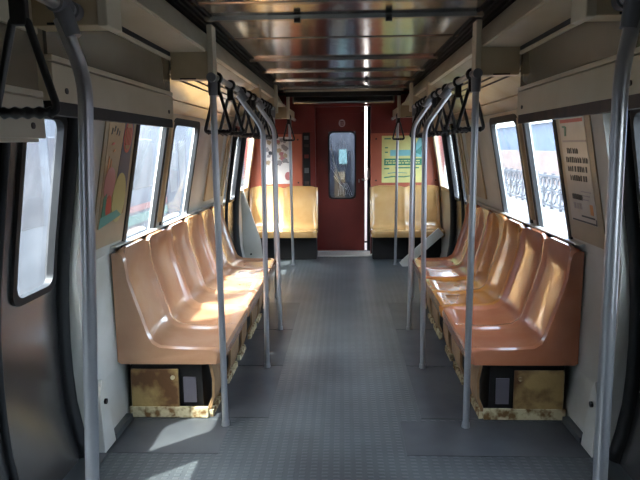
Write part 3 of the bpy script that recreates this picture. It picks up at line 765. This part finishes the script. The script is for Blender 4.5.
ep(py_, 'sheet', .517, 1.10, .99, 1.62, 1, PAPERY)
ep(py_, 'green_band', .55, 1.07, 1.225, 1.315, 2, INKG)
for zz in (1.255, 1.285):
    x = .57
    while x < 1.04:
        w_ = random.choice((.02, .03, .05)); ep(py_, 'band_lettering', x, x + w_, zz - .008, zz + .008, 3, PAPERY); x += w_ + .012
ep(py_, 'sky_patch', .63, .92, 1.35, 1.43, 2, INKS)
epoly(py_, 'teal_patch', [(.93, 1.34), (1.08, 1.33), (1.09, 1.60), (1.02, 1.60), (.95, 1.46)], 2, INKS)
epoly(py_, 'teal_patch', [(.96, 1.40), (1.04, 1.36), (1.07, 1.50)], 3, INKT)
epoly(py_, 'hill_line', [(.55, 1.05), (.68, 1.065), (.82, 1.06), (.98, 1.085), (.98, 1.095), (.82, 1.075), (.66, 1.08), (.55, 1.065)], 2, INKG)
epoly(py_, 'hill_line', [(.60, 1.11), (.72, 1.125), (.86, 1.115), (.86, 1.122), (.72, 1.135), (.60, 1.12)], 2, INKT)
for x0, x1, zz in ((.55, .64, 1.58), (.56, .60, 1.40), (.55, .62, 1.18), (.70, 1.02, 1.19), (.56, .60, 1.46)): ep(py_, 'small_line', x0, x1, zz - .008, zz + .008, 2, INKG)

# small yellow notice on the far left pillar
yn = MB(); yn.prism([wall_pt(-1, 5.32, 1.34, .014), wall_pt(-1, 5.45, 1.34, .014), wall_pt(-1, 5.45, 1.50, .014), wall_pt(-1, 5.32, 1.50, .014)], (-.003, 0, 0))
yno = yn.build('notice_sticker', mat('sticker_yellow', (206, 190, 60), .4)); tag(yno, 'small yellow sticker on the left wall past the windows', 'sticker')

sc_ = MB().prism([(-1.30, 7.60, .003), (-1.045, 7.60, .003), (-1.07, 7.60, .30), (-1.14, 7.60, .52), (-1.25, 7.60, .86), (-1.29, 7.60, 1.0), (-1.315, 7.60, .95)], (0, .02, 0)).build('side_screen', WHITE, bevel=.003)
tag(sc_, 'white upright screen at the outer end of the left end seat', 'screen')
MB().tube([(-1.2, 7.601, .12), (-1.2, 7.594, .12)], .013, 10).build('bolt_hole', BLACK, sc_)
# loose pale panel leaning by the right end seat
lp = MB()
a, b = Vector((1.22, 7.50, .42)), Vector((.72, 7.36, .006)); d = (b - a).normalized(); n_ = Vector((-d.z, 0, d.x)).normalized() * .055
lp.prism([a - n_, b - n_, b + n_ * .9, a + n_], (0, .03, 0))
lpo = lp.build('loose_panel', WHITE, bevel=.004); tag(lpo, 'loose pale panel leaning diagonally in front of the right end seat', 'panel')

# ================================================================== OUTSIDE
gr = MB().box(-60, 60, -60, 80, -1.3, -1.2).build('ground', GRND); tag(gr, 'pale track ballast outside the carriage', kind='structure')
tr = empty('neighbour_train', (-3.9, 6, -1.2)); tag(tr, 'white neighbouring train with dark windows and teal stripe outside the left windows', 'train')
XT = -2.75
def tb(nm, x0, x1, y0, y1, z0, z1, mt_, bev=0): return own(MB().box(x0, x1, y0, y1, z0, z1).build(nm, mt_, bevel=bev), tr)
tb('body', XT - 2.6, XT, -8, 26, -.7, 2.35, TRAINW, .12)
tb('bogie_skirt', XT - 2.5, XT - .1, -8, 26, -1.19, -.68, GREYT)
tb('teal_stripe', XT, XT + .012, -8, 26, .50, .62, TEAL); tb('red_stripe', XT, XT + .012, -8, 26, .66, .74, PINK)
y = -6.5
while y < 25:
    wv = tb('train_window', XT - .02, XT + .016, y, y + .9, .95, 1.62, TRAING, .05); 
    tb('train_window', XT - .02, XT + .016, y + 1.0, y + 1.9, .95, 1.62, TRAING, .05)
    tb('train_door', XT, XT + .03, y + 2.5, y + 3.7, -.5, 1.95, mat('train_door_grey', (82, 86, 94), .7, spec=.1), .03)
    tb('door_glass', XT + .02, XT + .036, y + 2.62, y + 3.02, .8, 1.6, TRAING, .04); tb('door_glass', XT + .02, XT + .036, y + 3.18, y + 3.58, .8, 1.6, TRAING, .04)
    y += 4.4
pf = MB().box(1.62, 60, -30, 60, -1.19, -.06).build('platform', CONC); tag(pf, 'sunlit white concrete platform outside the right windows', kind='structure')
rl = empty('railing', (5, 6, -.06)); tag(rl, 'ornate grey railing along the platform outside the right windows', 'railing')
own(MB().box(4.97, 5.03, -4, 28, .70, .76).build('top_rail', FENCE), rl); own(MB().box(4.97, 5.03, -4, 28, .0, .05).build('bottom_rail', FENCE), rl)
own(MB().box(4.98, 5.02, -4, 28, .36, .40).build('middle_rail', FENCE), rl)
me_post = None; me_ring = None
for k in range(54):
    y = -4 + .6 * k
    if me_post is None:
        o = MB().box(-.03, .03, -.03, .03, -.06, .8).build('post', FENCE); me_post = o.data
    else: o = bpy.data.objects.new('post', me_post); C.objects.link(o)
    o.location = (5, y, 0); own(o, rl)
    for zz, dy in ((.21, .15), (.21, .45), (.55, .15), (.55, .45)):
        if me_ring is None:
            o = MB().tube([(0, .12 * math.cos(t * .628), .13 * math.sin(t * .628)) for t in range(10)], .022, 6, True).build('scroll', FENCE); me_ring = o.data
        else: o = bpy.data.objects.new('scroll', me_ring); C.objects.link(o)
        o.location = (5, y + dy, zz); own(o, rl)
bw = MB().box(8.0, 8.3, -10, 50, -.06, 1.22).build('boundary_wall', BROWNW); tag(bw, 'tan boundary wall behind the platform railing', kind='structure')
bs = empty('blue_shed', (14, 16, -.06)); tag(bs, 'long blue shed behind the tan wall outside the right windows', 'building')
own(MB().box(12, 17, -10, 50, -.06, 2.75).build('shed_wall', BLUEW), bs)
own(MB().prism([(11.8, -10, 2.75), (17.2, -10, 2.75), (14.5, -10, 3.1)], (0, 60, 0)).build('shed_roof', TRAINW), bs)
# next carriage beyond the end door
nc = empty('next_carriage', (0, 9.3, 0)); tag(nc, 'end of the next carriage seen through the red door window', 'train')
own(MB().box(-1.35, 1.35, 9.25, 9.6, -.9, 2.4).build('end_body', mat('next_car_grey', (66, 70, 78), .5)), nc)
own(MB().box(-.28, .10, 9.235, 9.25, .55, 1.42).build('end_window', mat('next_car_glass', (40, 44, 54), .12)), nc)
own(MB().box(-.07, .05, 9.225, 9.236, 1.22, 1.44).build('lit_notice', mat('notice_pale_teal', (120, 160, 162), .5)), nc)
own(MB().box(-.14, .02, 9.22, 9.236, .60, 1.1).build('inner_panel', mat('notice_tan', (130, 110, 76), .5)), nc)
own(MB().box(.24, .42, 9.16, 9.26, -.5, 2.35).build('gap_light_post', mat('gap_light_white', (240, 240, 238), .5), bevel=.01), nc)  # added white post, gives the bright light seen in the door gap
